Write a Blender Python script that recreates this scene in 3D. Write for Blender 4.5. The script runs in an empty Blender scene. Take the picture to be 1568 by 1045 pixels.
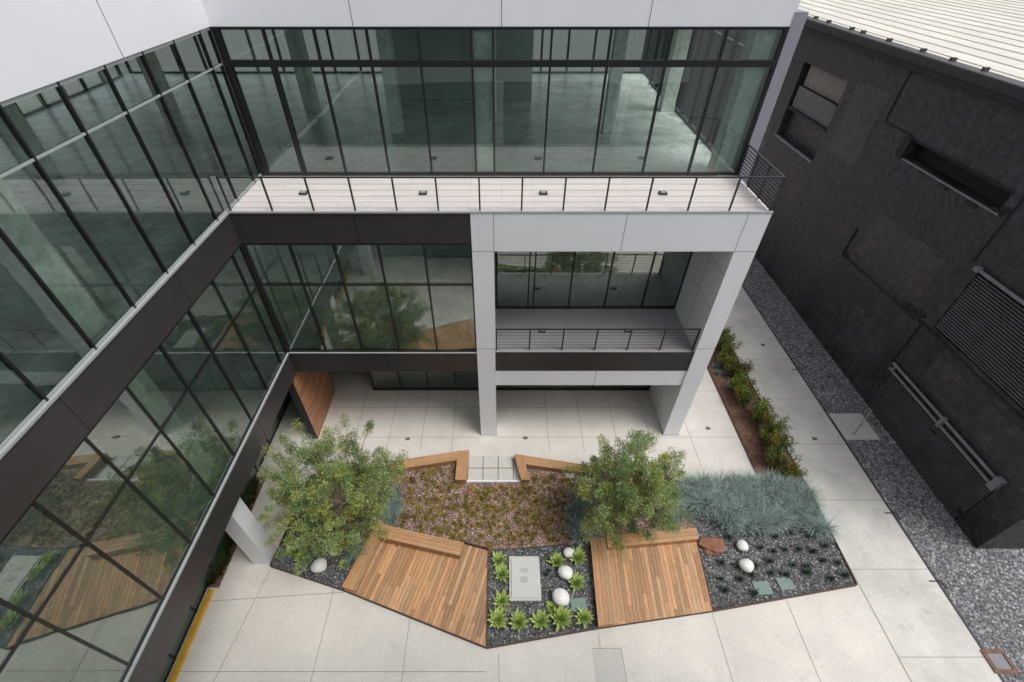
import bpy, math, random
import numpy as np
from mathutils import Vector, noise
random.seed(7); rng=np.random.default_rng(7)
D=bpy.data; S=bpy.context.scene; COL=S.collection

# ---------------------------------------------------------------- materials
def nt_new(name):
    m=D.materials.new(name); m.use_nodes=True; nt=m.node_tree; nt.nodes.clear(); return m,nt
def mat(name, base, rough=.6, metal=0, amt=.12, scale=3, bump=0, bscale=40, tint=False, big=0, bigscale=.4, spec=.5, uvgrain=False, detail=6, transl=0, roughvar=0, bdist=.02, zs=1, stain=0):
    m,nt=nt_new(name); N=nt.nodes; L=nt.links
    out=N.new('ShaderNodeOutputMaterial'); p=N.new('ShaderNodeBsdfPrincipled')
    p.inputs['Roughness'].default_value=rough; p.inputs['Metallic'].default_value=metal
    p.inputs['Specular IOR Level'].default_value=spec
    tc=N.new('ShaderNodeTexCoord'); geo=N.new('ShaderNodeNewGeometry')
    src=geo.outputs['Position']
    no=N.new('ShaderNodeTexNoise'); no.inputs['Scale'].default_value=scale; no.inputs['Detail'].default_value=detail
    if uvgrain:
        mp=N.new('ShaderNodeMapping'); mp.inputs['Scale'].default_value=(1.2,28,1)
        L.new(tc.outputs['UV'],mp.inputs['Vector']); L.new(mp.outputs[0],no.inputs['Vector'])
    else: L.new(src,no.inputs['Vector'])
    mr=N.new('ShaderNodeMapRange'); mr.inputs['From Min'].default_value=.3; mr.inputs['From Max'].default_value=.7
    mr.inputs['To Min'].default_value=1-amt; mr.inputs['To Max'].default_value=1+amt
    L.new(no.outputs['Fac'],mr.inputs['Value'])
    mul=N.new('ShaderNodeVectorMath'); mul.operation='SCALE'; mul.inputs[0].default_value=base[:3]
    L.new(mr.outputs[0],mul.inputs['Scale']); cur=mul.outputs[0]
    if big:
        n2=N.new('ShaderNodeTexNoise'); n2.inputs['Scale'].default_value=bigscale; n2.inputs['Detail'].default_value=5
        n2.inputs['Roughness'].default_value=.65
        if zs!=1:
            mp2=N.new('ShaderNodeMapping'); mp2.inputs['Scale'].default_value=(1,1,zs); L.new(src,mp2.inputs['Vector']); L.new(mp2.outputs[0],n2.inputs['Vector'])
        else: L.new(src,n2.inputs['Vector'])
        m2=N.new('ShaderNodeMapRange'); m2.inputs['From Min'].default_value=.3; m2.inputs['From Max'].default_value=.7
        m2.inputs['To Min'].default_value=1-big; m2.inputs['To Max'].default_value=1+big*.5
        L.new(n2.outputs['Fac'],m2.inputs['Value'])
        q=N.new('ShaderNodeVectorMath'); q.operation='SCALE'; L.new(cur,q.inputs[0]); L.new(m2.outputs[0],q.inputs['Scale']); cur=q.outputs[0]
        if roughvar:
            m3=N.new('ShaderNodeMapRange'); m3.inputs['From Min'].default_value=.35; m3.inputs['From Max'].default_value=.65
            m3.inputs['To Min'].default_value=rough-roughvar; m3.inputs['To Max'].default_value=rough+roughvar
            L.new(n2.outputs['Fac'],m3.inputs['Value']); L.new(m3.outputs[0],p.inputs['Roughness'])
    if stain:
        n3=N.new('ShaderNodeTexNoise'); n3.inputs['Scale'].default_value=1.7; n3.inputs['Detail'].default_value=8; n3.inputs['Distortion'].default_value=.8
        L.new(src,n3.inputs['Vector'])
        m4=N.new('ShaderNodeMapRange'); m4.inputs['From Min'].default_value=.56; m4.inputs['From Max'].default_value=.72
        m4.inputs['To Min'].default_value=1; m4.inputs['To Max'].default_value=1-stain
        L.new(n3.outputs['Fac'],m4.inputs['Value'])
        q=N.new('ShaderNodeVectorMath'); q.operation='SCALE'; L.new(cur,q.inputs[0]); L.new(m4.outputs[0],q.inputs['Scale']); cur=q.outputs[0]
    if tint:
        at=N.new('ShaderNodeAttribute'); at.attribute_name='tint'
        q=N.new('ShaderNodeVectorMath'); q.operation='MULTIPLY'; L.new(cur,q.inputs[0]); L.new(at.outputs['Color'],q.inputs[1]); cur=q.outputs[0]
    L.new(cur,p.inputs['Base Color'])
    if bump:
        nb=N.new('ShaderNodeTexNoise'); nb.inputs['Scale'].default_value=bscale; nb.inputs['Detail'].default_value=6
        L.new(src,nb.inputs['Vector'])
        b=N.new('ShaderNodeBump'); b.inputs['Strength'].default_value=bump; b.inputs['Distance'].default_value=bdist
        L.new(nb.outputs['Fac'],b.inputs['Height']); L.new(b.outputs[0],p.inputs['Normal'])
    if transl:
        t=N.new('ShaderNodeBsdfTranslucent'); L.new(cur,t.inputs['Color'])
        mx=N.new('ShaderNodeMixShader'); mx.inputs[0].default_value=transl
        L.new(p.outputs[0],mx.inputs[1]); L.new(t.outputs[0],mx.inputs[2]); L.new(mx.outputs[0],out.inputs[0])
    else: L.new(p.outputs[0],out.inputs[0])
    return m
def glass(name, tr, refl=(.85,.93,.9), r0=.2):
    m,nt=nt_new(name); N=nt.nodes; L=nt.links
    out=N.new('ShaderNodeOutputMaterial'); t=N.new('ShaderNodeBsdfTransparent'); g=N.new('ShaderNodeBsdfGlossy')
    t.inputs[0].default_value=(*tr,1); g.inputs['Color'].default_value=(*refl,1); g.inputs['Roughness'].default_value=0.0
    f=N.new('ShaderNodeFresnel'); f.inputs['IOR'].default_value=1.5
    mr=N.new('ShaderNodeMapRange'); mr.inputs['From Min'].default_value=.04; mr.inputs['From Max'].default_value=1
    mr.inputs['To Min'].default_value=r0; mr.inputs['To Max'].default_value=1
    L.new(f.outputs[0],mr.inputs[0]); mx=N.new('ShaderNodeMixShader')
    geo=N.new('ShaderNodeNewGeometry'); nb=N.new('ShaderNodeTexNoise'); nb.inputs['Scale'].default_value=.7; nb.inputs['Detail'].default_value=1
    b=N.new('ShaderNodeBump'); b.inputs['Strength'].default_value=.25; b.inputs['Distance'].default_value=.02
    L.new(geo.outputs['Position'],nb.inputs['Vector']); L.new(nb.outputs['Fac'],b.inputs['Height']); L.new(b.outputs[0],g.inputs['Normal'])
    L.new(mr.outputs[0],mx.inputs[0]); L.new(t.outputs[0],mx.inputs[1]); L.new(g.outputs[0],mx.inputs[2]); L.new(mx.outputs[0],out.inputs[0])
    return m
def gravel(name, cols, scale=20, bump=.8, patch=0):
    m,nt=nt_new(name); N=nt.nodes; L=nt.links
    out=N.new('ShaderNodeOutputMaterial'); p=N.new('ShaderNodeBsdfPrincipled'); p.inputs['Roughness'].default_value=.75
    geo=N.new('ShaderNodeNewGeometry')
    v=N.new('ShaderNodeTexVoronoi'); v.inputs['Scale'].default_value=scale; v.inputs['Randomness'].default_value=1
    L.new(geo.outputs['Position'],v.inputs['Vector'])
    sx=N.new('ShaderNodeSeparateColor'); L.new(v.outputs['Color'],sx.inputs[0])
    r=N.new('ShaderNodeValToRGB'); e=r.color_ramp.elements
    e[0].position=0; e[0].color=(*cols[0],1); e[1].position=1; e[1].color=(*cols[-1],1)
    for i,c in enumerate(cols[1:-1]):
        q=e.new((i+1)/(len(cols)-1)); q.color=(*c,1)
    L.new(sx.outputs[0],r.inputs[0])
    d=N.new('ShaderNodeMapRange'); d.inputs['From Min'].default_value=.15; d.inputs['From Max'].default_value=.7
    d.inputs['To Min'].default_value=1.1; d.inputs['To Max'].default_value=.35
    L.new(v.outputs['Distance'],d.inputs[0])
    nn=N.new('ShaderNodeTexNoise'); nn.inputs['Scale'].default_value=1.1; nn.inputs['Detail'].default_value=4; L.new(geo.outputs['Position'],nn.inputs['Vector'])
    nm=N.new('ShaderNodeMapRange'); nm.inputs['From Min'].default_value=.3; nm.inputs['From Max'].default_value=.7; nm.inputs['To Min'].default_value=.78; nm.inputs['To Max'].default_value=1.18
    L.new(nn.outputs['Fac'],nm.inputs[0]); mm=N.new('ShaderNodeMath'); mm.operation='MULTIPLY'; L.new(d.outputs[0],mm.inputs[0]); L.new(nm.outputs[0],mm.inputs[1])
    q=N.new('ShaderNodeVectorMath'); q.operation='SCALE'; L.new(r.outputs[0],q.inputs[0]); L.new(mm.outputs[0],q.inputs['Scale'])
    L.new(q.outputs[0],p.inputs['Base Color'])
    b=N.new('ShaderNodeBump'); b.invert=True; b.inputs['Strength'].default_value=bump; b.inputs['Distance'].default_value=.03
    L.new(v.outputs['Distance'],b.inputs['Height']); L.new(b.outputs[0],p.inputs['Normal'])
    L.new(p.outputs[0],out.inputs[0]); return m
def lined(name, base, line, w, h, ms=.01, rough=.6):
    m,nt=nt_new(name); N=nt.nodes; L=nt.links
    out=N.new('ShaderNodeOutputMaterial'); p=N.new('ShaderNodeBsdfPrincipled'); p.inputs['Roughness'].default_value=rough
    geo=N.new('ShaderNodeNewGeometry'); b=N.new('ShaderNodeTexBrick')
    b.inputs['Scale'].default_value=1; b.inputs['Brick Width'].default_value=w; b.inputs['Row Height'].default_value=h
    b.inputs['Mortar Size'].default_value=ms; b.inputs['Mortar Smooth'].default_value=0
    b.inputs['Color1'].default_value=(*base,1); b.inputs['Color2'].default_value=(*[c*.88 for c in base],1); b.inputs['Mortar'].default_value=(*line,1)
    L.new(geo.outputs['Position'],b.inputs['Vector']); L.new(b.outputs['Color'],p.inputs['Base Color']); L.new(p.outputs[0],out.inputs[0])
    return m

M=dict(
 white=mat('white_metal_panel',(.81,.82,.86),.38,amt=.02,scale=.7),
 greyp=mat('grey_violet_panel',(.30,.29,.34),.4,amt=.04),
 black=mat('dark_bronze_panel',(.042,.038,.039),.34,amt=.08,scale=2),
 frame=mat('black_aluminium_frame',(.014,.015,.016),.35,amt=.05),
 alu=mat('grey_aluminium_sill',(.36,.39,.39),.35,amt=.05),
 rail=mat('rail_steel',(.035,.035,.04),.35,metal=.2,amt=.05),
 seam=mat('panel_seam',(.16,.16,.18),.7,amt=.02),
 conc=mat('courtyard_concrete',(.72,.685,.635),.65,amt=.05,scale=9,bump=.08,bscale=120,big=.15,bigscale=.35,stain=.08),
 conc2=mat('side_walk_concrete',(.64,.625,.59),.65,amt=.05,scale=9,bump=.1,bscale=120,big=.22,bigscale=.5,stain=.14),
 joint=mat('concrete_joint',(.26,.24,.22),.9,amt=.1),
 pale=mat('pale_concrete',(.58,.57,.54),.7,amt=.05,scale=8,big=.08),
 loggia=mat('loggia_floor_concrete',(.33,.325,.33),.6,amt=.05,scale=8,big=.12),
 soffit=mat('soffit_grey',(.20,.20,.20),.7,amt=.04),
 intfloor=mat('polished_concrete_floor',(.72,.75,.72),.3,amt=.18,scale=5,big=.40,bigscale=.9),
 slab=mat('structural_slab',(.45,.46,.45),.7,amt=.06),
 intcol=mat('raw_concrete_column',(.83,.85,.82),.8,amt=.14,scale=6,big=.2,bigscale=2.5,bump=.2),
 intwall=mat('interior_wall',(.48,.50,.49),.8,amt=.08),
 intdark=mat('interior_dark',(.03,.033,.033),.8,amt=.1),
 deck3=lined('terrace_decking',(.74,.69,.68),(.40,.37,.37),2.1,.14,.008),
 stucco=mat('black_painted_stucco',(.045,.042,.045),.5,amt=.5,scale=3.2,bump=1,bscale=5,big=.6,bigscale=.4,detail=10,roughvar=.18,bdist=.08,zs=.5),
 stucco2=mat('black_patch',(.017,.017,.018),.7,amt=.2,bump=.9,bscale=14),
 shutter=mat('shutter_metal',(.095,.093,.098),.42,amt=.2,scale=2),
 shutterb=mat('shutter_groove',(.012,.012,.013),.6,amt=.15,scale=2),
 pipe=mat('painted_grey_pipe',(.22,.22,.235),.45,amt=.2,scale=3),
 tan=mat('tan_board',(.22,.20,.18),.8,amt=.15),
 roof=lined('cream_metal_roof',(.76,.725,.67),(.50,.46,.41),1.5,2.6,.02),
 roofrib=mat('roof_rib_metal',(.66,.63,.58),.5,amt=.08),
 wood=mat('ipe_deck_wood',(.48,.275,.14),.5,amt=.32,scale=2.5,tint=True,uvgrain=True),
 woodp=mat('wood_cladding',(.36,.17,.085),.5,amt=.3,scale=2,tint=True,uvgrain=True),
 corten=mat('rusted_steel_edging',(.09,.055,.04),.7,amt=.3,scale=8),
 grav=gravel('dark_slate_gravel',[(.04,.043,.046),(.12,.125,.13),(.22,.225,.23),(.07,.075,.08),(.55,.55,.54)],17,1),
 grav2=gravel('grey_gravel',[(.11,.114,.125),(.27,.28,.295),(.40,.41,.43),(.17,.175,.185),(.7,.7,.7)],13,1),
 mulch=gravel('bark_mulch',[(.26,.13,.08),(.40,.22,.145),(.18,.09,.06),(.46,.28,.2)],22,1),
 soil=gravel('pink_brown_rock_mulch',[(.36,.21,.16),(.54,.36,.30),(.22,.115,.08),(.64,.48,.42),(.33,.19,.135)],15,1),
 boulder=mat('white_boulder_stone',(.82,.82,.80),.6,amt=.05,scale=6,bump=.15,bscale=25),
 rust=mat('rust_stone',(.27,.12,.07),.8,amt=.25,scale=8,bump=.5,bscale=20),
 rustd=mat('rusted_iron',(.20,.11,.07),.8,amt=.25,scale=8,bump=.5,bscale=20),
 tile=mat('green_slate',(.19,.27,.24),.6,amt=.12,scale=9),
 agave=mat('lime_agave_leaf',(.48,.60,.20),.5,amt=.15,scale=6,tint=True,transl=.15),
 agaved=mat('dark_agave_leaf',(.10,.14,.11),.5,amt=.2,scale=6,tint=True),
 leaf=mat('olive_leaf',(.36,.435,.16),.5,amt=.25,scale=1.4,tint=True,transl=.3),
 shrubl=mat('shrub_leaf',(.17,.235,.06),.5,amt=.25,scale=1.5,tint=True,transl=.25),
 hedge=mat('hedge_leaf',(.05,.075,.02),.5,amt=.25,scale=1.5,tint=True),
 moss=mat('sedum_leaf',(.44,.37,.075),.6,amt=.3,scale=1.2,tint=True,transl=.2),
 blue=mat('blue_fescue_blade',(.37,.47,.43),.5,amt=.2,scale=2,tint=True,transl=.2),
 bark=mat('tree_bark',(.16,.12,.09),.8,amt=.2,scale=10,bump=.4),
 yellow=mat('yellow_paint',(.62,.36,.03),.6,amt=.15),
 asphalt=mat('asphalt_ground',(.12,.12,.12),.9,amt=.15,scale=5),
 plastic=mat('utility_cover',(.56,.58,.56),.55,amt=.03),
 cdark=mat('light_fixture_dark',(.05,.05,.05),.5,amt=.05),
)
M['glass']=glass('green_tint_glass',(.80,.94,.865),(.84,.95,.90),.17)
M['glass2']=glass('green_tint_glass_clear',(.82,.95,.88),(.87,.96,.92),.15)
M['glassr']=glass('green_tint_glass_coated',(.74,.89,.80),(.88,.96,.90),.30)
M['darkglass']=mat('dark_reflective_glass',(.10,.14,.13),.03,amt=.1,scale=.3,spec=.9)

# ---------------------------------------------------------------- mesh helpers
def empty(name):
    e=D.objects.new(name,None); COL.objects.link(e); return e
def obj(name, verts, faces, m, parent=None, tint=None, uv=None, smooth=False):
    me=D.meshes.new(name); me.from_pydata(verts,[],faces); me.update()
    if tint is not None:
        a=me.color_attributes.new('tint','FLOAT_COLOR','POINT'); t=np.ones((len(verts),4),dtype=np.float32); t[:,:3]=np.asarray(tint,dtype=np.float32)
        a.data.foreach_set('color',t.ravel())
    if uv is not None:
        ul=me.uv_layers.new(name='UVMap'); vi=np.empty(len(me.loops),dtype=np.int32); me.loops.foreach_get('vertex_index',vi)
        ul.data.foreach_set('uv',np.asarray(uv,dtype=np.float32)[vi].ravel())
    if smooth:
        me.polygons.foreach_set('use_smooth',[True]*len(me.polygons))
    me.materials.append(m); o=D.objects.new(name,me); COL.objects.link(o)
    if parent: o.parent=parent
    return o
class MB:
    def __init__(s): s.v=[]; s.f=[]; s.t=[]; s.uv=[]
    def box(s,x0,x1,y0,y1,z0,z1):
        n=len(s.v); s.v+=[(x0,y0,z0),(x1,y0,z0),(x1,y1,z0),(x0,y1,z0),(x0,y0,z1),(x1,y0,z1),(x1,y1,z1),(x0,y1,z1)]
        s.f+=[tuple(n+i for i in q) for q in ((0,3,2,1),(4,5,6,7),(0,1,5,4),(1,2,6,5),(2,3,7,6),(3,0,4,7))]; return s
    def quad(s,*p):
        n=len(s.v); s.v+=list(p); s.f.append(tuple(range(n,n+len(p)))); return s
    def prism(s,poly,z0,z1,tint=None,uv=None):
        n=len(s.v); k=len(poly)
        s.v+=[(x,y,z0) for x,y in poly]+[(x,y,z1) for x,y in poly]
        s.f.append(tuple(n+k+i for i in range(k))); s.f.append(tuple(n+i for i in reversed(range(k))))
        for i in range(k):
            j=(i+1)%k; s.f.append((n+i,n+j,n+k+j,n+k+i))
        if tint is not None: s.t+=[tint]*(2*k)
        if uv is not None: s.uv+=uv+uv
        return s
    def obj(s,name,m,parent=None,bevel=0):
        o=obj(name,s.v,s.f,m,parent,tint=s.t if s.t else None,uv=s.uv if s.uv else None)
        if bevel:
            b=o.modifiers.new('b','BEVEL'); b.width=bevel; b.segments=2
        return o
def B(name,x0,x1,y0,y1,z0,z1,m,parent=None,bevel=0): return MB().box(x0,x1,y0,y1,z0,z1).obj(name,M[m],parent,bevel)
def tube(mb,pts,rad,k=7):
    pts=[Vector(p) for p in pts]; n0=len(mb.v)
    for i,p in enumerate(pts):
        d=(pts[min(i+1,len(pts)-1)]-pts[max(i-1,0)]).normalized()
        a=d.cross(Vector((0,0,1)) if abs(d.z)<.9 else Vector((1,0,0))).normalized(); b=d.cross(a)
        for j in range(k):
            t=2*math.pi*j/k; q=p+(a*math.cos(t)+b*math.sin(t))*rad[i]; mb.v.append(tuple(q))
    for i in range(len(pts)-1):
        for j in range(k):
            j2=(j+1)%k; mb.f.append((n0+i*k+j,n0+i*k+j2,n0+(i+1)*k+j2,n0+(i+1)*k+j))
    mb.f.append(tuple(n0+j for j in reversed(range(k)))); mb.f.append(tuple(n0+(len(pts)-1)*k+j for j in range(k)))
def clip(poly,nx,ny,c):
    out=[]
    for i in range(len(poly)):
        a=poly[i]; b=poly[(i+1)%len(poly)]; da=nx*a[0]+ny*a[1]-c; db=nx*b[0]+ny*b[1]-c
        if da<=0: out.append(a)
        if (da<0)!=(db<0) and abs(da-db)>1e-9:
            t=da/(da-db); out.append((a[0]+(b[0]-a[0])*t,a[1]+(b[1]-a[1])*t))
    return out
def planks(mb,poly,ang,w,gap,z0,z1,seg=1.8,var=.25):
    dx,dy=math.cos(ang),math.sin(ang); px,py=-dy,dx
    cs=[px*x+py*y for x,y in poly]; as_=[dx*x+dy*y for x,y in poly]; c=min(cs)
    while c<max(cs):
        strip=clip(clip(poly,-px,-py,-c),px,py,min(c+w,max(cs)))
        a=min(as_)-random.random()*seg
        while a<max(as_):
            e=a+seg*(.8+.5*random.random())
            if len(strip)>2:
                q=clip(clip(strip,-dx,-dy,-a),dx,dy,e-.004)
                if len(q)>2:
                    t=1+random.uniform(-var,var); wm=random.uniform(-.08,.08); o=random.random()*50
                    zz=z1+random.uniform(-.0015,.0015)
                    mb.prism(q,z0,zz,(t*(1+wm),t,t*(1-wm)),[((dx*x+dy*y)+o,(px*x+py*y)+o) for x,y in q])
            a=e
        c+=w+gap
def facade(parent,name,axis,plane,out,pos,z0,z1,trans,gm='glass',mw=.055,fm='frame',tm='frame',dout=.05,din=.12,panes=True,jit=.005):
    v=MB(); h=MB(); g=MB(); a,b=sorted((plane+out*dout,plane-out*din)); a2,b2=sorted((plane+out*(dout-.012),plane-out*(din-.01)))
    P=sorted(pos); Z=[z0]+list(trans)+[z1]
    for p in P:
        if axis=='x': v.box(p-mw/2,p+mw/2,a,b,z0,z1)
        else: v.box(a,b,p-mw/2,p+mw/2,z0,z1)
    for z in Z:
        zz0,zz1=(z-mw/2,z+mw/2)
        if z==z0: zz0,zz1=z0+.004,z0+.09
        if z==z1: zz0,zz1=z1-.08,z1-.004
        if axis=='x': h.box(P[0],P[-1],a2,b2,zz0,zz1)
        else: h.box(a2,b2,P[0],P[-1],zz0,zz1)
    if panes:
      for i in range(len(P)-1):
        for k in range(len(Z)-1):
            p0,p1=P[i],P[i+1]; q0,q1=Z[k],Z[k+1]
            tx=random.uniform(-jit,jit); tz=random.uniform(-jit,jit)
            pts=[]
            for (pp,qq) in [(p0,q0),(p1,q0),(p1,q1),(p0,q1)]:
                o=plane+(tx if pp==p1 else 0)+(tz if qq==q1 else 0)
                pts.append((pp,o,qq) if axis=='x' else (o,pp,qq))
            g.quad(*pts)
      g.obj(name+'_glass',M[gm],parent)
    v.obj(name+'_mullions',M[fm],parent); h.obj(name+'_transoms',M[tm],parent)

F2,F3,RT=5.35,11.34,15.75
XL=-8.5; YF=13.30; YB=16.1
# ---------------------------------------------------------------- office building
ob=empty('office_building')
fr=lambda a,b,s:[a+i*s for i in range(int((b-a)/s+1e-6)+1)]
xs3=[-8.42,-8.30,-6.98,-5.5,-3.96,-2.46,-.9,-.25,1.48,3.22,4.98,6.6,8.28]
facade(ob,'third_floor_back','x',YB,-1,xs3,F3,RT,[14.8])
B('door_frame_left',-8.36,-8.24,YB-.07,YB+.13,F3+.002,14.77,'frame',ob)
B('door_frame_right',-7.04,-6.9,YB-.07,YB+.13,F3+.002,14.77,'frame',ob)
B('head_band',-8.4,8.3,YB-.075,YB+.05,14.72,14.9,'frame',ob)
facade(ob,'second_floor_back','x',YF,-1,[-8.42,-6.95,-5.5,-4.05,-2.55,-1.0],F2,10.27,[8.6],gm='glassr')
facade(ob,'loggia_back','x',YB,-1,[-.2,1.15,1.38,2.94,4.52,6.17,7.62],F2,10.2,[],gm='glassr')
facade(ob,'ground_back','x',YB-.05,-1,[-6.6+i*1.42 for i in range(11)],0.03,4.2,[],gm='glass')
ys3=fr(-1.35,15.6,1.4)+[16.05]
ys2=fr(-1.35,12.7,1.4)+[13.25]
facade(ob,'third_floor_left','y',XL,1,ys3,F3,RT,[14.8],tm='alu',gm='glass2',mw=.045,dout=.035,din=.07)
facade(ob,'second_floor_left','y',XL,1,ys2,F2,10.27,[8.6],gm='glassr',mw=.045,dout=.035,din=.07)
facade(ob,'ground_left','y',-10.75,1,fr(-1.35,15.6,1.4),0.03,4.25,[],gm='darkglass')
facade(ob,'third_floor_side','y',8.36,1,fr(16.9,30,1.2),F3,RT,[14.8],panes=False,mw=.09)
facade(ob,'rear_third','x',31.1,1,fr(-22,8.4,1.52),F3,RT,[14.0],panes=False,mw=.12)  # unseen rear walls left open on both floors to brighten the interiors
facade(ob,'rear_second','x',31.1,1,fr(-22,8.4,1.52),F2,10.3,[8.6],panes=False,mw=.12)
facade(ob,'west_third','y',-22.1,-1,fr(-1.3,31,1.5),F3,RT,[14.0],panes=False,mw=.12)  # unseen west side likewise opened, without panes, so daylight reaches the left wing
facade(ob,'west_second','y',-22.1,-1,fr(-1.3,31,1.5),F2,10.3,[8.6],panes=False,mw=.12)
# fascias
B('third_fascia_back',XL+.0,-.97,YF-.06,YF+.1,10.27,F3-.02,'black',ob)
B('second_fascia_back',XL,-.97,YF-.06,YF+.1,4.3,F2-.004,'black',ob)
B('second_fascia_loggia',-.24,7.64,YF-.02,YF+.1,4.3,F2-.004,'black',ob)
B('loggia_lower_beam',-.24,7.64,YF-.01,YF+.3,3.42,4.298,'white',ob)
B('third_fascia_left',XL-.1,XL+.06,-1.3,YF-.062,10.27,F3-.03,'black',ob)
B('third_sill_left',XL-.08,XL+.09,-1.3,YF-.065,F3-.028,F3+.03,'alu',ob)
B('second_fascia_left',XL-.1,XL+.06,-1.3,YF-.062,4.25,F2-.03,'black',ob)
B('second_sill_left',XL-.08,XL+.09,-1.3,YF-.065,F2-.028,F2+.03,'alu',ob)
B('second_sill_back',XL+.1,-.98,YF-.09,YF+.02,F2-.002,F2+.03,'alu',ob)
s=MB()
for x in (-4.6,): s.box(x-.01,x+.01,YF-.064,YF-.058,10.28,F3-.03); s.box(x-.01,x+.01,YF-.064,YF-.058,4.31,F2-.03)
for y in (1.6,5.8,10.0): s.box(XL+.058,XL+.064,y-.01,y+.01,10.28,F3-.04); s.box(XL+.058,XL+.064,y-.01,y+.01,4.26,F2-.04)
for x in (3.6,): s.box(x-.008,x+.008,YF-.024,YF-.018,4.31,F2-.03)
s.obj('fascia_seams',M['frame'],ob)
# white portal
YP=13.22
pf=MB(); pf.box(-.97,-.25,YP,YP+.75,0,F3-.004); pf.box(7.64,8.36,YP,YB,0,F3-.004); pf.box(-.25,7.64,YP,YP+.75,9.98,F3-.004)
pf.obj('white_portal_frame',M['white'],ob)
s=MB()
for x in (3.9,): s.box(x-.008,x+.008,YP-.003,YP+.01,9.99,F3-.006)
for x in (-.25,7.64): s.box(x-.008,x+.008,YP-.003,YP+.01,9.98,F3-.006)
for x0,x1 in ((-.97,-.25),(7.64,8.36)):
    for z in (9.98,5.6): s.box(x0,x1,YP-.003,YP+.01,z-.008,z+.008)
for z in (9.0,7.5,5.3,3.4): s.box(7.637,7.65,YP+.01,YB-.2,z-.007,z+.007)
s.box(7.637,7.65,14.6,14.615,0.1,10)
s.box(3.9,3.915,YF-.013,YF,3.43,4.29)
s.obj('portal_seams',M['seam'],ob)
B('portal_base_plates',-1.0,-.22,YP-.03,YP+.8,0.006,.03,'alu',ob)
B('portal_base_plate_right',7.61,8.39,YP-.03,YP+.8,0.006,.03,'alu',ob)
# slabs
B('third_floor_slab',-22,8.3,YF+.1,31,10.9,F3-.02,'intfloor',ob)
B('third_floor_slab_left',-22,XL-.1,-1.3,YF+.1,10.9,F3-.03,'intfloor',ob)
B('second_floor_slab',-22,7.63,YF+.1,31,4.9,F2-.01,'intfloor',ob)
B('second_floor_slab_left',-22,XL-.1,-1.3,YF+.1,4.9,F2-.03,'intfloor',ob)
B('terrace_decking',XL+.07,8.34,YF-.055,YB-.075,F3-.018,F3,'deck3',ob)
B('terrace_edge_trim',XL+.1,8.37,YP-.02,YP+.06,F3-.003,F3+.045,'alu',ob)
B('loggia_deck',-.24,7.635,YF-.0,YB-.06,F2-.009,F2,'loggia',ob)
B('soffit_second',-22,7.63,YF+.12,31,10.28,10.32,'intwall',ob)
B('soffit_ground',-8.55,7.63,YF+.32,YB+.5,4.24,4.28,'soffit',ob)
B('soffit_ground_left',-22,-8.62,-1.3,31,4.2,4.236,'soffit',ob)
# roof
B('roof_back',-22,8.36,YB+.2,31,RT+.02,16.4,'intwall',ob)
B('roof_left',-22,XL-.12,-1.3,YB+.2,RT+.02,16.4,'intwall',ob)
B('parapet_back',XL-.1,8.40,YB-.06,YB+.19,RT+.001,17.8,'white',ob)
B('parapet_left',XL-.12,XL+.06,-1.3,YB-.062,RT+.001,17.8,'white',ob)
s=MB()
for x in (-4.3,.0,4.25): s.box(x-.01,x+.01,YB-.064,YB-.05,RT+.002,17.8)
for y in (3.4,7.8,11.9): s.box(XL+.05,XL+.064,y-.01,y+.01,RT+.002,17.8)
s.obj('parapet_seams',M['seam'],ob)
B('parapet_drip',XL+.07,8.40,YB-.075,YB-.02,RT-.05,RT-.001,'frame',ob)
B('right_end_pier',8.36,8.74,YB-.08,YB+.6,0,16.1,'greyp',ob)
B('right_side_wall',8.30,8.40,YB+.02,31,0,F3-.02,'greyp',ob)
B('rear_wall_base',-22,8.4,31,31.3,0,F2-.02,'intwall',ob)
B('west_wall_base',-22.3,-22,-1.3,31,0,F2-.02,'intwall',ob)
B('rear_spandrel',-22,8.4,31.01,31.3,10.3,F3-.02,'intwall',ob); B('west_spandrel',-22.3,-22.01,-1.3,31,10.3,F3-.02,'intwall',ob)
B('core_wall',-5.5,1.5,25.5,26,F3,RT,'intwall',ob); B('core_wall_second',-4.5,4,24,24.4,F2,10.25,'intwall',ob)
B('ground_core',-20,8.2,18.5,19,0,4.2,'intdark',ob); B('ground_core_left',-14.5,-14,-1.3,18.5,0,4.2,'intdark',ob)
c=MB()
for z0,z1 in ((F3-.01,RT),(F2-.005,10.27)):
    for y in (-.3,7.7): c.box(-9.45,-8.85,y-.3,y+.3,z0,z1)
    for y in (-.3,7.7,15.9,24): c.box(-16.3,-15.7,y-.3,y+.3,z0,z1)
    c.box(-.85,-.3,16.28,16.83,z0,z1)
    for x in (-9.3,-.85,7.55): c.box(x,x+.6,23.5,24.1,z0,z1)
c.box(7.6,8.2,16.35,16.95,F3-.01,RT); c.box(-4.7,-4.2,20.5,21,F3-.01,RT); c.box(4.3,4.75,20.5,21,F3-.01,RT)
c.obj('interior_columns',M['intcol'],ob)
c=MB()
for y in (-.3,7.6): c.box(-9.35,-8.72,y-.32,y+.32,0,4.23)
c.obj('ground_columns',M['white'],ob)
# wood entry wall
mb=MB()
B('entry_wall_core',-8.95,-8.62,13.0,16.0,0,4.2,'intdark',ob)
z=.02
while z<4.2:
    yy=13.0
    while yy<16.0:
        e=min(16.0,yy+random.uniform(1.2,2.2)); t=1+random.uniform(-.3,.3); n=len(mb.v); mb.box(-8.62,-8.6,yy,e-.006,z,z+.11); o=random.random()*30
        mb.t+=[(t,t,t)]*8; mb.uv+=[(v[1]+o,v[2]+o) for v in mb.v[n:]]; yy=e
    z+=.12
mb.obj('entry_wall_cladding',M['woodp'],ob)
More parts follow.
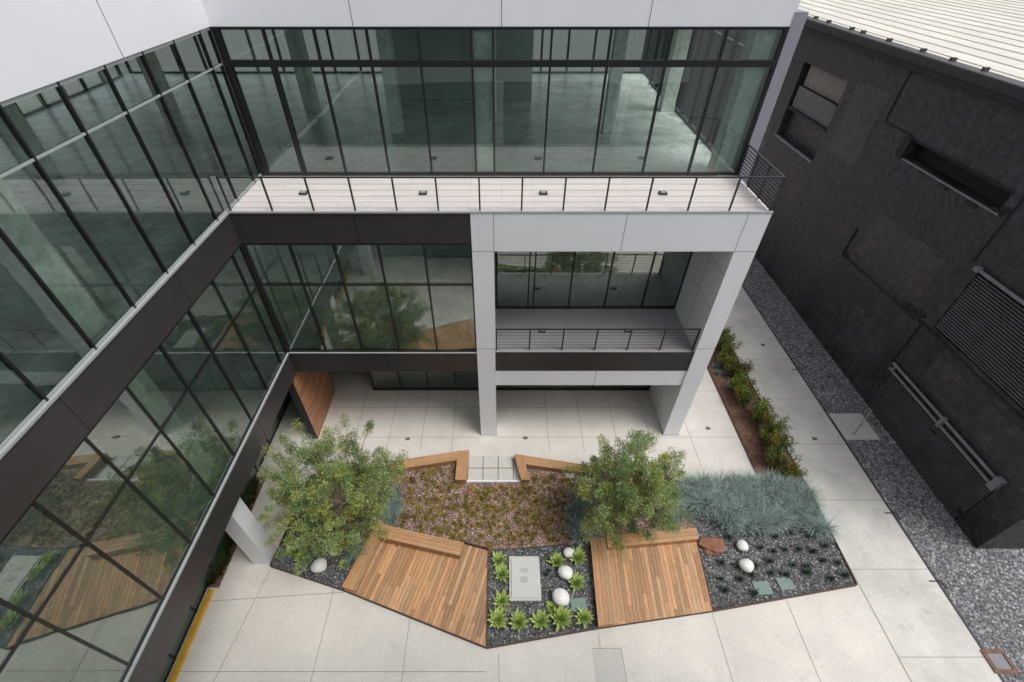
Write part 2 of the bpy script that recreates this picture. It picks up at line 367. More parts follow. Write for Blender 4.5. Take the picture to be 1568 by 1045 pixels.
# near wing behind the viewpoint
B('near_band_top',XL,12,-1.5,-1.25,RT,16.6,'white',ob)
B('near_band_third',XL,12,-1.5,-1.25,10.27,F3,'white',ob); B('near_band_second',XL,12,-1.5,-1.25,4.3,F2,'white',ob)
facade(ob,'near_third','x',-1.4,1,fr(-8.4,12,1.5),F3,RT,[14.8],gm='darkglass'); facade(ob,'near_second','x',-1.4,1,fr(-8.4,12,1.5),F2,10.27,[8.6],gm='darkglass')
facade(ob,'near_ground','x',-2.4,1,fr(-8.4,12,1.5),0.03,4.3,[],gm='darkglass')
B('near_soffit',XL,12,-2.6,-1.52,4.32,4.6,'white',ob); B('near_roof',-22,12,-16,-1.52,16.0,16.3,'slab',ob)
B('near_rear_wall',-22,12,-16.3,-16,0,16.4,'intwall',ob)
B('near_side_wall',12,12.3,-16.3,-1.25,0,16.6,'white',ob)
for x in (-.6,7.6): B('near_column',x,x+.7,-1.24,-.8,0,10.3,'white',ob)

# railings
def railing(name,p0,p1,z,n,h=1.07,bars=6,bw=.003):
    e=empty(name); mb=MB(); d=Vector((p1[0]-p0[0],p1[1]-p0[1],0)); 
    for i in range(n+1):
        q=Vector((*p0,0))+d*(i/n); mb.box(q.x-.024,q.x+.024,q.y-.024,q.y+.024,z+.005,z+h)
    mb.obj('posts',M['rail'],e); t=MB()
    x0,x1=sorted((p0[0],p1[0])); y0,y1=sorted((p0[1],p1[1]))
    t.box(x0-.026,x1+.026,y0-.026,y1+.026,z+h,z+h+.035)
    t.obj('top_rail',M['rail'],e); c=MB()
    for k in range(bars):
        zz=z+.12+k*(h-.12)/bars; c.box(x0-bw,x1+bw,y0-bw,y1+bw,zz-bw,zz+bw)
    c.obj('cables',M['rail'],e); return e
railing('terrace_railing',(XL+.12,YF+.02),(8.33,YF+.02),F3,13,bars=5)
railing('terrace_railing',(8.33,YF+.08),(8.33,YB-.12),F3,3,bars=9,bw=.013)
railing('loggia_railing',(-.2,YF+.12),(7.6,YF+.12),F2,6,bw=.005)
def fixture(name,x,y,z,w=.13):
    e=empty(name); B('housing',x-w,x+w,y-w*.8,y+w*.8,z,z+.07,'cdark',e,.01); B('lens',x-w*.6,x+w*.6,y-w*.5,y+w*.5,z+.07,z+.085,'alu',e)
for x in (-6.53,-2.59,1.38,5.32): fixture('deck_uplight',x,14.57,F3)
for x in (1.69,5.23): fixture('deck_uplight',x,14.56,F2)
for x,y in ((-4.4,13.0),(1.14,13.05),(9.9,13.6),(14.7,13.0),(15.0,19.5),(11.0,19.2),(11.2,24)): fixture('ground_uplight',x,y,.006,.08)

# ---------------------------------------------------------------- ground
obj('ground',[(-200,-200,-.012),(200,-200,-.012),(200,200,-.012),(-200,200,-.012)],[(0,1,2,3)],M['asphalt'])
obj('courtyard_pavement',[(-22,-12,0),(13.1,-12,0),(13.1,60,0),(-22,60,0)],[(0,1,2,3)],M['conc'])
obj('side_walkway',[(13.1,-12,0),(16.05,-12,0),(16.05,60,0),(13.1,60,0)],[(0,1,2,3)],M['conc2'])
obj('gravel_strip',[(16.05,-12,-.004),(40,-12,-.004),(40,7.9,-.004),(18.6,7.9,-.004),(18.6,60,-.004),(16.05,60,-.004)],[(0,1,2,3,4,5)],M['grav2'])
B('gravel_edging',16.02,16.09,-12,60,-.01,.03,'cdark')
j=MB()
def jl(x0,y0,x1,y1,w=.018):
    d=Vector((x1-x0,y1-y0,0)).normalized(); n=Vector((-d.y,d.x,0))*w/2
    j.quad((x0+n.x,y0+n.y,.004),(x0-n.x,y0-n.y,.004),(x1-n.x,y1-n.y,.004),(x1+n.x,y1+n.y,.004))
for x in (-6.9,-5.3,-3.75,-2.3,2.2,3.8,5.4,7.0): jl(x,12.3,x,16)
jl(-8.5,13.1,13.1,13.1); jl(-8.5,14.9,7.6,14.9)
for x in (8.9,11.2): jl(x,10.8,x,40)
for y in (16,19,22,25,28,31): jl(8.5,y,11.2,y)
for x in (-6.1,-3.2): jl(x,-2,x,5.9 if x>-5 else 6.4)
for x in (3.3,7.4,10.2): jl(x,-2,x,5.0 if x<4 else (5.6 if x<8 else 6.0))
jl(.1,-2,-.1,4.4)
jl(-10.4,6.0,-5.7,6.3); jl(-10.4,3.9,-.5,3.9); jl(0,3.0,13,3.0); jl(-8.67,7.1,-9.3,3)
jl(3.0,4.55,4.0,4.55);jl(4.0,4.55,4.0,2.9)
jl(13.1,-5,13.1,40,.03)
for y in (1.5,4.3,7.1,9.9,12.7,15.5,18.3,21.1,24): jl(13.1,y,16.02,y)
jl(-8.5,12.3,-8.5,8.5)
j.obj('pavement_joints',M['joint'])
B('access_cover_slab',3.02,3.98,3.3,4.53,0.002,.006,'pale')
B('yellow_kerb',-10.62,-10.42,-1,6.35,0,.12,'yellow',bevel=.015)
B('concrete_pad',16.15,17.75,12.95,14.5,-.02,.03,'pale',bevel=.01)
g=empty('gate_post'); mb=MB(); tube(mb,[(16.6,13.2,.03),(16.6,13.2,.9)],[.03,.03]); tube(mb,[(17.4,13.9,.03),(17.4,13.9,1.0)],[.02,.02]); tube(mb,[(16.6,13.2,.06),(17.4,13.9,.06)],[.025,.025]); mb.obj('posts',M['alu'],g)
for y in (9.3,6.65,17.5):
    e=empty('edging_bracket'); B('plate_a',15.75,16.2,y,y+.04,.004,.03,'cdark',e); B('plate_b',16.18,16.22,y-.25,y+.04,.004,.03,'cdark',e)
e=empty('rusted_drain_frame')
for a in ((15.95,16.7,3.85,3.95),(15.95,16.7,4.4,4.5),(15.95,16.05,3.95,4.4),(16.6,16.7,3.95,4.4)): B('frame_bar',*a,.004,.05,'rustd',e)
B('grate',16.05,16.6,3.95,4.4,.002,.02,'pipe',e)

# ---------------------------------------------------------------- neighbour black building
nb=empty('black_warehouse'); XR=18.4; y0,y1,h=7.87,70,13.1
ops=[(15.9,21.3,10.0,10.75,.6,'intdark'),(27.4,32.2,7.45,11.7,.45,'stucco'),(9.2,15.0,5.23,8.0,.14,'shutterb'),(9.0,15.2,.02,2.35,.14,'shutterb')]
ys=sorted({y0,y1,*[o[0] for o in ops],*[o[1] for o in ops]}); zs=sorted({-.1,h,*[o[2] for o in ops],*[o[3] for o in ops]})
w=MB()
for a,b in zip(ys,ys[1:]):
    for c_,d_ in zip(zs,zs[1:]):
        cy,cz=(a+b)/2,(c_+d_)/2
        if any(o[0]<cy<o[1] and o[2]<cz<o[3] for o in ops): continue
        w.quad((XR,b,c_),(XR,a,c_),(XR,a,d_),(XR,b,d_))
for (a,b,c_,d_,dp,m_) in ops:
    X=XR+dp
    w.quad((XR,a,c_),(XR,b,c_),(X,b,c_),(X,a,c_)); w.quad((XR,a,d_),(XR,b,d_),(X,b,d_),(X,a,d_))
    w.quad((XR,a,c_),(X,a,c_),(X,a,d_),(XR,a,d_)); w.quad((XR,b,c_),(X,b,c_),(X,b,d_),(XR,b,d_))
    MB().quad((X,b,c_),(X,a,c_),(X,a,d_),(X,b,d_)).obj('opening_back',M[m_],nb)
w.quad((XR,y0,-.1),(60,y0,-.1),(60,y0,h),(XR,y0,h))
w.obj('walls',M['stucco'],nb)
B('parapet_coping',XR-.16,XR+.5,y0-.15,y1,h,h+.62,'black',nb,.05)
B('gutter_lip',XR-.28,XR-.16,y0-.15,y1,h+.02,h+.2,'stucco2',nb,.03)
B('roof_edge_flashing',XR+.5,XR+.72,y0,y1,h+.1,h+.5,'pipe',nb,.02)
B('roof_deck',XR+.72,70,y0,y1,h+.1,h+.2,'roof',nb)
mb=MB()
for i in range(26): mb.box(XR+1.3+i*1.3,XR+1.36+i*1.3,y0,y1,h+.2,h+.24)
mb.obj('roof_ribs',M['roofrib'],nb)
mb=MB()
for i in range(22):
    yy=9+i*1.9+random.uniform(-.6,.6); mb.box(XR+.3,XR+.55,yy,yy+.1,h+.6,h+.72)
mb.obj('coping_clips',M['cdark'],nb)
B('window_sill',XR-.06,XR+.02,15.8,21.4,9.93,9.995,'pipe',nb); B('window_hood',XR-.05,XR+.0,15.85,21.5,10.76,10.82,'stucco2',nb)
B('window_jamb',XR-.14,XR,21.3,21.75,9.95,10.8,'stucco2',nb)
B('recess_sill',XR-.05,XR+.1,27.4,32.3,7.38,7.46,'pipe',nb)
B('recess_board',XR+.32,XR+.38,27.9,31.9,10.5,11.6,'tan',nb)
mb=MB()
for i in range(30): y=27.6+i*.145; mb.box(XR+.1,XR+.22,y,y+.07,9.3,10.45)
mb.obj('recess_louvre',M['pipe'],nb)
B('recess_ledge',XR-.02,XR+.38,27.5,32.1,9.15,9.28,'stucco2',nb)
mb=MB(); z=5.3
while z<7.9: mb.box(XR+.0,XR+.09,9.25,14.95,z,z+.06); z+=.12
z=.06
while z<2.25: mb.box(XR+.0,XR+.09,9.05,15.15,z,z+.06); z+=.12
mb.obj('shutter_slats',M['shutter'],nb)
mb=MB()
for z,x in ((2.42,-.1),(2.75,-.12)): tube(mb,[(XR+x,9.0,z),(XR+x,15.3,z)],[.06,.06])
tube(mb,[(XR-.1,8.9,8.1),(XR-.1,15.1,8.1)],[.07,.07]); tube(mb,[(XR-.11,15.1,2.75),(XR-.11,15.1,2.42)],[.05,.05])
mb.box(XR-.19,XR-.02,11.9,12.05,2.33,2.85); mb.box(XR-.2,XR,9.0,9.25,2.3,2.9); mb.box(XR-.2,XR,14.9,15.1,8.02,8.2)
mb.obj('pipes',M['pipe'],nb)
mb=MB(); tube(mb,[(XR-.03,15.5,5.1),(XR-.03,15.5,2.6)],[.04,.04]); tube(mb,[(XR-.02,21.6,6.3),(XR-.02,21.6,4.7),(XR-.02,15.6,4.95)],[.045,.05,.05])
tube(mb,[(XR-.02,23.5,13),(XR-.02,23.5,10.9),(XR-.02,21.6,10.9)],[.03,.03,.03]); tube(mb,[(XR-.02,15.45,13),(XR-.02,15.45,8.2)],[.03,.03])
tube(mb,[(XR-.02,15.45,5.0),(XR-.02,9,5.0)],[.04,.04])
mb.obj('conduits',M['stucco2'],nb)
mb=MB()
for (a,b,c_,d_) in ((16.3,20.9,5.3,7.6),(10.5,13.8,8.7,10.3),(16.2,19.0,1.0,3.4),(24,26.6,8.5,12),(33,38,3,8),(8.2,14,3.1,4.6)):
    pts=[]
    n=9
    for (ya,za),(yb,zb) in (((b,c_),(a,c_)),((a,c_),(a,d_)),((a,d_),(b,d_)),((b,d_),(b,c_))):
        for i in range(n): t=i/n; pts.append((XR-.012,ya+(yb-ya)*t+random.uniform(-.09,.09),za+(zb-za)*t+random.uniform(-.09,.09)))
    mb.quad(*pts)
mb.obj('repair_patches',mat('black_repaint',(.056,.052,.056),.42,amt=.4,scale=3,bump=1,bscale=8,big=.4,bigscale=.6,bdist=.05),nb)
def lump(name,c,sz,m,parent=None,seed=0,sub=3,amp=.2,fr=1.2):
    import bmesh
    bm=bmesh.new(); bmesh.ops.create_icosphere(bm,subdivisions=sub,radius=1)
    for v in bm.verts:
        k=1+amp*noise.noise(v.co*fr+Vector((seed*7.1,seed,3))); v.co=Vector((v.co.x*sz[0]*k,v.co.y*sz[1]*k,v.co.z*sz[2]*k))
    me=D.meshes.new(name); bm.to_mesh(me); bm.free(); me.polygons.foreach_set('use_smooth',[True]*len(me.polygons)); me.materials.append(M[m])
    o=D.objects.new(name,me); o.location=c; COL.objects.link(o); 
    if parent: o.parent=parent
    return o
for i,(y,z,s_) in enumerate(((16.0,5.0,1),(16.5,5.15,1),(15.8,5.3,.8),(21.4,4.9,.6),(21.7,10.6,.7),(16.0,10.0,.7),(15.7,10.2,.6),(18.5,9.85,.6),(17,9.8,.7),(20,9.9,.5),(12,1.9,.5),(9.0,.5,.9),(14.8,5.1,.6))):
    lump('plaster_scar',(XR,y,z),(.05*s_,.36*s_,.16*s_),'stucco2',nb,i,3,.9,2)

# ---------------------------------------------------------------- planters
pl=empty('planter_beds')
def sheet(name,poly,z,m): return obj(name,[(x,y,z) for x,y in poly],[tuple(range(len(poly)))],M[m],pl)
A_=(-8.67,7.18);B_=(-5.71,6.33);P1=(-4.94,8.84);P3=(-.5,7.75);C_=(-.5,4.54);Q1=(3.44,8.05);E_=(3.29,5.12);Q2=(7.62,8.44);F_=(7.40,5.65);G_=(12.94,6.51)
sheet('left_bed_gravel',[A_,B_,P1,(-4.9,11.4),(-8.3,11.0)],.10,'grav')
sheet('centre_bed_soil',[P1,P3,Q1,Q2,(7.6,10.68),(3.97,11.4),(.6,11.7),(.9,10.72),(-1.55,10.72),(-1.5,12.05),(-4.9,11.5)],.11,'soil')
sheet('centre_bed_gravel',[C_,E_,Q1,P3],.10,'grav')
sheet('right_bed_gravel',[F_,G_,(13.1,10.68),(7.6,10.68),Q2],.10,'grav')
sheet('shrub_bed_mulch',[(11.25,10.68),(13.05,10.68),(13.05,21.4),(11.25,21.4)],.05,'mulch')
ed=MB()
def edge(a,b,h=.16,t=.03):
    d=Vector((b[0]-a[0],b[1]-a[1],0)).normalized(); n=Vector((-d.y,d.x,0))*t/2
    ed.prism([(a[0]+n.x,a[1]+n.y),(a[0]-n.x,a[1]-n.y),(b[0]-n.x,b[1]-n.y),(b[0]+n.x,b[1]+n.y)],-.01,h)
for a,b in ((A_,B_),(B_,C_),(C_,E_),(F_,G_),(G_,(13.1,10.68)),((-8.3,11.0),A_),((-8.3,11.0),(-4.9,11.5)),((3.97,11.42),(7.6,10.7)),((7.6,10.7),(11.2,10.7)),((11.2,10.7),(11.2,21.4)),((13.1,10.68),(13.1,21.4))):
    edge(a,b,.16 if b[1]<21 else .08)
edge((-1.43,8.0),(-.5,7.75),.32,.04); edge((-.5,7.75),(-.5,4.54),.2,.03); edge(Q1,E_,.3,.03); edge(P3,Q1,.13); edge(Q2,F_,.17); edge(E_,F_,.14)
ed.obj('steel_edging',M['corten'],pl)
B('step_edge',-1.5,.9,10.66,10.74,0,.17,'white',pl)
B('step_bed',-1.49,.55,10.75,12.02,.004,.03,'joint',pl)
mb=MB(); 
for x in (-1.47,-.8,-.13):
    for y in (10.77,11.42): mb.box(x,x+.63,y,y+.6,.02,.06)
mb.obj('step_slabs',M['pale'],pl)
def wooddeck(name,poly,ang,bench):
    e=empty(name); mb=MB(); planks(mb,poly,ang,.135,.009,.10,.15,var=.3); mb.obj('deck_boards',M['wood'],e)
    MB().prism([(x,y) for x,y in poly],.0,.095).obj('deck_frame',M['corten'],e)
    for i,(bp,ba,z) in enumerate(bench):
        mb=MB(); planks(mb,bp,ba,.14,.008,z-.04,z,seg=3,var=.14); mb.obj('bench_boards_%d'%i,M['wood'],e)
        cx=sum(p[0] for p in bp)/len(bp); cy=sum(p[1] for p in bp)/len(bp)
        q=[(cx+(x-cx)*.985,cy+(y-cy)*.97) for x,y in bp]
        bb=MB(); bb.prism(q,.151,z-.041,(.8,.8,.8),[(x,y) for x,y in q]); bb.obj('bench_body_%d'%i,M['wood'],e)
    return e
angL=math.atan2(2.51,.77)
wooddeck('wood_deck',[B_,C_,P3,P1],angL,[([(-4.62,8.55),(-1.43,7.85),(-1.55,7.38),(-4.72,8.08)],math.atan2(-.7,3.19),.55),
   ([(-5.73,6.36),(-5.2,6.2),(-4.55,8.62),(-4.9,8.9)],angL,.36)])
wooddeck('wood_deck',[E_,F_,Q2,Q1],math.radians(87),[([(3.27,5.1),(3.95,5.19),(4.0,7.5),(4.0,8.15),(3.42,8.1)],math.radians(87),.40),([(4.03,7.72),(7.58,8.05),(7.62,8.5),(4.03,8.17)],math.atan2(.33,3.55),.45)])
wb=empty('wood_bench')
def benchp(parent,nm,poly,ang,z):
    mb=MB(); planks(mb,poly,ang,.11,.008,z-.04,z,seg=3,var=.12); mb.obj(nm+'_boards',M['wood'],parent)
    bb=MB(); cx=sum(p[0] for p in poly)/4; cy=sum(p[1] for p in poly)/4
    q=[(cx+(x-cx)*.985,cy+(y-cy)*.97) for x,y in poly]; bb.prism(q,0,z-.041,(.75,.75,.75),[(x,y) for x,y in q]); bb.obj(nm+'_body',M['wood'],parent)
benchp(wb,'seat',[(-4.9,11.05),(-1.98,11.58),(-1.98,12.05),(-4.9,11.5)],math.atan2(.53,2.9),.42)
benchp(wb,'return',[(-1.97,10.6),(-1.5,10.6),(-1.46,12.1),(-1.97,12.06)],math.pi/2,.42)
wb=empty('wood_bench')
benchp(wb,'seat',[(.98,11.38),(4.2,10.85),(4.2,11.25),(.98,11.82)],math.atan2(-.53,3.2),.42)
benchp(wb,'return',[(.84,10.6),(1.2,10.6),(.97,11.84),(.56,11.9)],math.pi/2,.42)

e=empty('utility_cover'); B('base',.28,1.42,5.95,7.5,.1,.2,'pale',e,.01); B('lid',.36,1.34,6.03,7.42,.2,.24,'plastic',e,.015); B('handle',.7,.95,6.55,6.75,.24,.255,'slab',e); B('label',.72,.98,6.9,7.05,.24,.25,'slab',e)
for (x,y,r) in ((2.35,6.88,.27),(2.1,6.02,.32),(2.55,7.62,.21),(-6.78,7.12,.29),(-6.4,7.65,.17),(9.1,7.12,.26),(9.25,7.88,.22)):
    lump('white_boulder',(x,y,.1+r*.7),(r,r*.95,r*.8),'boulder',None,random.random()*9,4,.14,.9)
lump('rust_boulder',(8.15,7.9,.16),(.45,.33,.14),'rust',None,4,4,.5,1.5)
for (x,y,w_,d_,a) in ((2.72,5.85,.55,.42,.1),(9.45,6.4,.6,.45,.05),(10.35,6.55,.55,.42,.1)):
    o=B('stepping_stone',-w_/2,w_/2,-d_/2,d_/2,0,.04,'tile',None,.01); o.location=(x,y,.105); o.rotation_euler[2]=a
o=B('stepping_stone',-.2,.2,-.15,.15,0,.06,'pale',None,.01); o.location=(3.0,11.0,.12)

# ---------------------------------------------------------------- plants
def rosette(nl,R,seed,width=.16,up=.5):
    r=random.Random(seed); v=[];f=[];t=[]
    for i in range(nl):
        a=i*2.39996+r.uniform(-.15,.15); k=i/nl; L=R*(1.05-.5*k)*r.uniform(.88,1.1); el=up*.35+k*1.15
        n0=len(v); w=width*R*2*(1-.3*k)
        for s_,ww in ((0,.6),(.35,1),(.72,.62),(1,.03)):
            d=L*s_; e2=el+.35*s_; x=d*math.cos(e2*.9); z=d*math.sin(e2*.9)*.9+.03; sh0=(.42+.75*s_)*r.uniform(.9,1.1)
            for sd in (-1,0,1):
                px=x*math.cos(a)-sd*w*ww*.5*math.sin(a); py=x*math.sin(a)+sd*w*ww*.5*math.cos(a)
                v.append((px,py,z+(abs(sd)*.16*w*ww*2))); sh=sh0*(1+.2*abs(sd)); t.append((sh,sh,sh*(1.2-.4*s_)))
        for q in range(3):
            for c in range(2):
                b=n0+q*3+c; f.append((b,b+1,b+4,b+3))
    return v,f,t
def mk_mesh(name,vft,m):
    o=obj(name,vft[0],vft[1],M[m],tint=vft[2]); me=o.data; D.objects.remove(o); return me
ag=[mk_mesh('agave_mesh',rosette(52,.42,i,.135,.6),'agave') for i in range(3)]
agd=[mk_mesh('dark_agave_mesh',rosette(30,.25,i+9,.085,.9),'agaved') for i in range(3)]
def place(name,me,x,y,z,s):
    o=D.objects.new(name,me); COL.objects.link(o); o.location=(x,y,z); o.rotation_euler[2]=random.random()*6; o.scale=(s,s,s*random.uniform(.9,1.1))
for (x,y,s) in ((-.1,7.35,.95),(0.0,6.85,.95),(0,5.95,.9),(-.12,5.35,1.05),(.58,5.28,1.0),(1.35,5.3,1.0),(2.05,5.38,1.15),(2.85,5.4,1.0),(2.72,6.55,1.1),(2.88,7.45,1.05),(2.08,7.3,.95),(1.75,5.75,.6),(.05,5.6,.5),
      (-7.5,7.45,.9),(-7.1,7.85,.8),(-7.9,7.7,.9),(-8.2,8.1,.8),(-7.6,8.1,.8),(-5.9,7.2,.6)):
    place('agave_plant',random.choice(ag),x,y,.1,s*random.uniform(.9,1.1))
for row,(y,xa,xb,n) in enumerate(((8.35,8.9,12.7,7),(7.8,9.9,12.6,6),(7.25,8.3,12.7,8),(6.8,8.0,12.6,8),(6.3,8.1,9.0,2))):
    for i in range(n):
        x=xa+(xb-xa)*i/(n-1)+random.uniform(-.14,.14); place('small_dark_agave',random.choice(agd),x,y+random.uniform(-.12,.12),.1,random.uniform(.85,1.3))
for i in range(6): place('small_dark_agave',random.choice(agd),-5.6+random.uniform(-.6,.5),8.0+random.uniform(-.8,.9),.1,1)
for i in range(4): place('small_dark_agave',random.choice(agd),1.9+random.uniform(-.3,.8),6.5+random.uniform(-.9,.9),.1,.8)

def leaves(centers,rad,n,size,asp=.35,flat=.75,cols=((1,1,1),),upb=.3,cv=.3):
    C=np.repeat(np.asarray(centers,float),n,0); K=len(C)
    R=np.repeat(np.asarray(rad,float)*np.ones(len(centers)),n)
    d=rng.normal(size=(K,3)); d/=np.linalg.norm(d,axis=1)[:,None]; rr=rng.random(K)**.45
    P=C+d*(R*rr)[:,None]*np.array([1,1,flat])
    ax=d*.7+rng.normal(size=(K,3))*.6+np.array([0,0,upb]); ax/=np.linalg.norm(ax,axis=1)[:,None]
    sd=np.cross(ax,rng.normal(size=(K,3))); sd/=np.linalg.norm(sd,axis=1)[:,None]
    L=size*rng.uniform(.6,1.3,K)[:,None]; W=L*asp
    V=np.stack([P,P+ax*L*.5+sd*W*.5,P+ax*L,P+ax*L*.5-sd*W*.5],1).reshape(-1,3)
    Fc=np.arange(K*4).reshape(-1,4)
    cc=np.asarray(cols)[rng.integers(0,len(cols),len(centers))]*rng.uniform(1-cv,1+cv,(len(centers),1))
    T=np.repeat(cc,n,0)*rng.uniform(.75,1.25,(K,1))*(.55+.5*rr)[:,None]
    return V,Fc,np.repeat(T,4,0)
def fol(name,V,Fc,T,m,parent): return obj(name,V.tolist(),Fc.tolist(),M[m],parent,tint=T)
def tree(name,bx,by,cx,cy,cz,rx,ry,rz,seed,nc=150,nl=230):
    rg=random.Random(seed); e=empty(name); mb=MB(); nodes=[]
    for i in range(6):
        a=i*1.05+rg.uniform(-.3,.3); b0=Vector((bx+.12*math.cos(a),by+.12*math.sin(a),.05))
        end=Vector((cx+rx*.55*math.cos(a),cy+ry*.55*math.sin(a),cz+rz*rg.uniform(-.1,.5)))
        mid=b0.lerp(end,.45)+Vector((rg.uniform(-.15,.15),rg.uniform(-.15,.15),.25))
        pts=[b0,b0.lerp(mid,.5)+Vector((0,0,.12)),mid,mid.lerp(end,.5)+Vector((rg.uniform(-.1,.1),rg.uniform(-.1,.1),.1)),end]
        tube(mb,pts,[.075,.06,.048,.034,.018]); nodes+=pts[2:]
    cs=[];rs=[]
    while len(cs)<nc:
        p=Vector([rg.gauss(0,1) for _ in range(3)]).normalized(); r=rg.random()**.36
        lob=1+.36*noise.noise(p*2.3+Vector((seed*3.3,0,0)))+.18*noise.noise(p*6+Vector((0,seed,0)))
        q=Vector((cx+p.x*rx*r*lob,cy+p.y*ry*r*lob,cz+p.z*rz*r*lob))
        if noise.noise(q*1.35+Vector((seed,0,5)))<-.22: continue
        if q.z<.5: continue
        sc=rg.uniform(.15,.32); sprig=(q-Vector((cx,cy,cz-1))).normalized()
        for k in range(2):
            cs.append(tuple(q+sprig*sc*.9*k)); rs.append(sc*(1-.25*k))
        nn=min(nodes,key=lambda k:(k-q).length); tube(mb,[nn,nn.lerp(q,.5)+Vector((0,0,.06)),q],[.016,.011,.004],4)
    mb.obj('trunk',M['bark'],e)
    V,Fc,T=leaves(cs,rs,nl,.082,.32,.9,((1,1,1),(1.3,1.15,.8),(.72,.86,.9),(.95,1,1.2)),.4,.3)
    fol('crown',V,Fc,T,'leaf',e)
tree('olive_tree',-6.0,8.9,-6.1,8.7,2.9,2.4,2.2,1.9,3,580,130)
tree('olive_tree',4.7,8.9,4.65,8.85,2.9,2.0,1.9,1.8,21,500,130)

def tufts(name,pts,H,nb,spread,m='blue',w=.012,parent=None):
    V=[];F=[];T=[]
    for (x,y,z,s) in pts:
        k0=random.uniform(.7,1.2)
        for i in range(nb):
            a=random.random()*6.283; r0=random.random()*.09; ln=H*s*random.uniform(.5,1.15); lean=random.random()**.6*spread; tw=k0*random.uniform(.7,1.3)
            ca,sa=math.cos(a),math.sin(a); n0=len(V)
            for q in range(4):
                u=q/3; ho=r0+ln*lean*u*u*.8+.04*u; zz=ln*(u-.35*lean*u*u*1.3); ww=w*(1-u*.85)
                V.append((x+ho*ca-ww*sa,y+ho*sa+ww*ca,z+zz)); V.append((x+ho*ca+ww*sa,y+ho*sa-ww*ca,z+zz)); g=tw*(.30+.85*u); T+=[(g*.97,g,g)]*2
            for q in range(3): b=n0+q*2; F.append((b,b+1,b+3,b+2))
    return obj(name,V,F,M[m],parent,tint=T)
pts=[]
for ix in range(15):
    for iy in range(6):
        x=8.0+ix*.33+random.uniform(-.18,.18); y=8.85+iy*.31+random.uniform(-.16,.16)
        if iy<2 and (ix<3): continue
        if iy==0 and random.random()<.4: y-=.3
        for _ in range(2): pts.append((x+random.uniform(-.08,.08),y+random.uniform(-.08,.08),.1,random.uniform(.7,1.2)))
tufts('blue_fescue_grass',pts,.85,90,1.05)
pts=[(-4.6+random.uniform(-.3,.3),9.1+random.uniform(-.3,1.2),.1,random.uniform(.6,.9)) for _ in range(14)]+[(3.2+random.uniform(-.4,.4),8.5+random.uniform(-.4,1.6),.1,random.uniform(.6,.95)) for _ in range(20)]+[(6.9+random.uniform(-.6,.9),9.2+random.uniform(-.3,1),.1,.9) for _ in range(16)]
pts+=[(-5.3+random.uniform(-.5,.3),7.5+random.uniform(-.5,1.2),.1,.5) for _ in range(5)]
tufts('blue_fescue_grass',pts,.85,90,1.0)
tufts('hedge_grass',[(-10.5+random.uniform(-.15,.15),6.6+i*.16,.05,random.uniform(.6,1)) for i in range(26)],.6,60,.9,'hedge',.014)
B('hedge_bed_mulch',-10.7,-10.3,6.45,11,0,.05,'mulch')
y=10.95
while y<21.3:
    e=empty('shrub'); x=12.2+random.uniform(-.35,.35); hh=random.uniform(.9,1.65); mb=MB(); cs=[]
    for k in range(12):
        a=random.random()*6.28; r=random.uniform(.1,.52); tip=(x+r*math.cos(a),y+r*math.sin(a),hh*random.uniform(.6,1)); tube(mb,[(x,y,.04),((x*.4+tip[0]*.6),(y*.4+tip[1]*.6),tip[2]*.6),tip],[.012,.009,.004],4)
        for s_ in (.35,.6,.8,1): cs.append((x+(tip[0]-x)*s_,y+(tip[1]-y)*s_,tip[2]*s_))
    mb.obj('stems',M['bark'],e); V,Fc,T=leaves(cs,.16,40,.095,.48,1,((1,1,1),(1.3,1.2,.8),(.7,.85,.8),(1.5,.8,.5)),.5,.3); fol('foliage',V,Fc,T,'shrubl',e)
    y+=random.uniform(.42,.72)
pts=[(11.7+random.uniform(-.2,.2),18+random.uniform(-2,2.5),.05,.5) for _ in range(8)]
tufts('blue_fescue_grass',pts,.7,50,1.0)
# sedum ground cover
cs=[];rs=[]
def inbed(x,y):
    if y>11.9 or y<7.85: return False
    if x<-4.7 or x>3.6: return False
    if y>10.5 and -1.7<x<1.0: return False
    if y>11.0+(.18*(x+4.9)) and x<-1.5: return False
    if y>10.9 and x>.9: return False
    lo=8.84+(x+4.94)*(-1.09/4.44) if x<-.5 else 7.8+(x+.5)*.08
    return y>lo+.15
tries=0; hub=[]
while len(hub)<210 and tries<9000:
    tries+=1
    x=random.uniform(-4.8,3.8); y=random.uniform(7.8,12)
    if not inbed(x,y): continue
    if noise.noise(Vector((x*.7,y*.7,2)))<-.02 and random.random()<.5: continue
    if any((x-a)**2+(y-b)**2<.05 for a,b in hub): continue
    hub.append((x,y))
for (x,y) in hub:
    for k in range(random.randint(3,7)):
        cs.append((x+random.gauss(0,.085),y+random.gauss(0,.085),.12)); rs.append(random.uniform(.05,.13))
V,Fc,T=leaves(cs,rs,60,.045,.6,.4,((1,1,1),(1.15,1.1,.9),(.75,.9,.8),(.95,.6,.5),(.6,.6,.6)),.8,.3)
fol('sedum_ground_cover',V,Fc,T,'moss',None)
def stones(name,poly_fn,n,smin,smax,m,z):
    V=[];F=[]
    for i in range(n):
        x,y=poly_fn(); s=random.uniform(smin,smax); n0=len(V); a=random.random()*6.28
        for (px,py,pz) in ((1,0,0),(0,1,0),(-1,0,0),(0,-1,0),(0,0,.8)):
            rr=random.uniform(.7,1.2)*s; qx=px*rr; qy=py*rr*.8; V.append((x+qx*math.cos(a)-qy*math.sin(a),y+qx*math.sin(a)+qy*math.cos(a),z+pz*s))
        F+=[(n0,n0+1,n0+4),(n0+1,n0+2,n0+4),(n0+2,n0+3,n0+4),(n0+3,n0,n0+4)]
    return obj(name,V,F,M[m])
def rb():
    x=random.uniform(7.7,12.9); return x,random.uniform(max(5.8+(x-7.4)*.155,5.8),8.8)
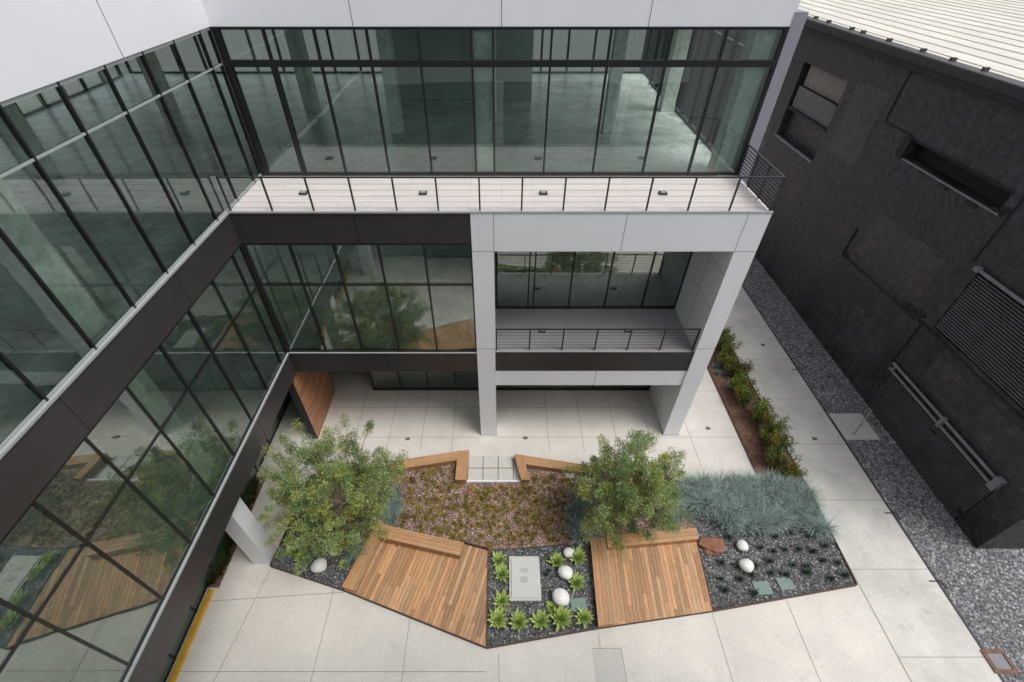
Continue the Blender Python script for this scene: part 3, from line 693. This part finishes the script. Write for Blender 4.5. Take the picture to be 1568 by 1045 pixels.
def cb():
    x=random.uniform(-.45,3.3); return x,random.uniform(4.75+(x+.5)*.14,7.7)
def lb():
    t=random.random(); return -8.4+t*2.9,random.uniform(7.25-t*.7,8.4)
for fn,n in ((rb,1500),(cb,900),(lb,700)):
    stones('loose_gravel_stones',fn,n,.015,.04,'pipe',.1); stones('loose_gravel_stones',fn,n//5,.012,.03,'boulder',.1)
stones('loose_gravel_stones',lambda:(random.uniform(16.1,18.4),random.uniform(3,25)),2500,.015,.04,'pipe',-.004)
def sb():
    while True:
        x,y=random.uniform(-4.8,3.6),random.uniform(7.8,11.8)
        if inbed(x,y): return x,y
stones('mulch_rocks',sb,1600,.02,.06,'soil',.11)

# ---------------------------------------------------------------- light, world, camera
w=D.worlds.new('World'); S.world=w; w.use_nodes=True; N=w.node_tree.nodes; L=w.node_tree.links
bg=N['Background']; sky=N.new('ShaderNodeTexSky'); sky.sky_type='NISHITA'; sky.sun_disc=False
EL=math.radians(62); AZ=math.radians(115)
sky.sun_elevation=EL; sky.sun_rotation=AZ; sky.air_density=1.2; sky.dust_density=4; sky.ozone_density=.6
hs=N.new('ShaderNodeHueSaturation'); hs.inputs['Saturation'].default_value=.22
L.new(sky.outputs[0],hs.inputs['Color']); L.new(hs.outputs[0],bg.inputs['Color']); bg.inputs['Strength'].default_value=.15
sl=D.lights.new('sun','SUN'); sl.energy=1.5; sl.angle=math.radians(28); sl.color=(1,.965,.92)
so=D.objects.new('sun',sl); COL.objects.link(so)
dv=Vector((math.sin(AZ)*math.cos(EL),math.cos(AZ)*math.cos(EL),math.sin(EL))); so.rotation_euler=(-dv).to_track_quat('-Z','Y').to_euler()
cam=D.cameras.new('camera'); cam.sensor_width=36; cam.lens=36*708/1568; cam.shift_x=.0102; cam.clip_start=.1; cam.clip_end=500
co=D.objects.new('camera',cam); COL.objects.link(co); co.location=(0,0,18); co.rotation_euler=(math.radians(90-42.2),0,0)
S.camera=co
S.view_settings.view_transform='Standard'; S.view_settings.look='None'; S.view_settings.exposure=0
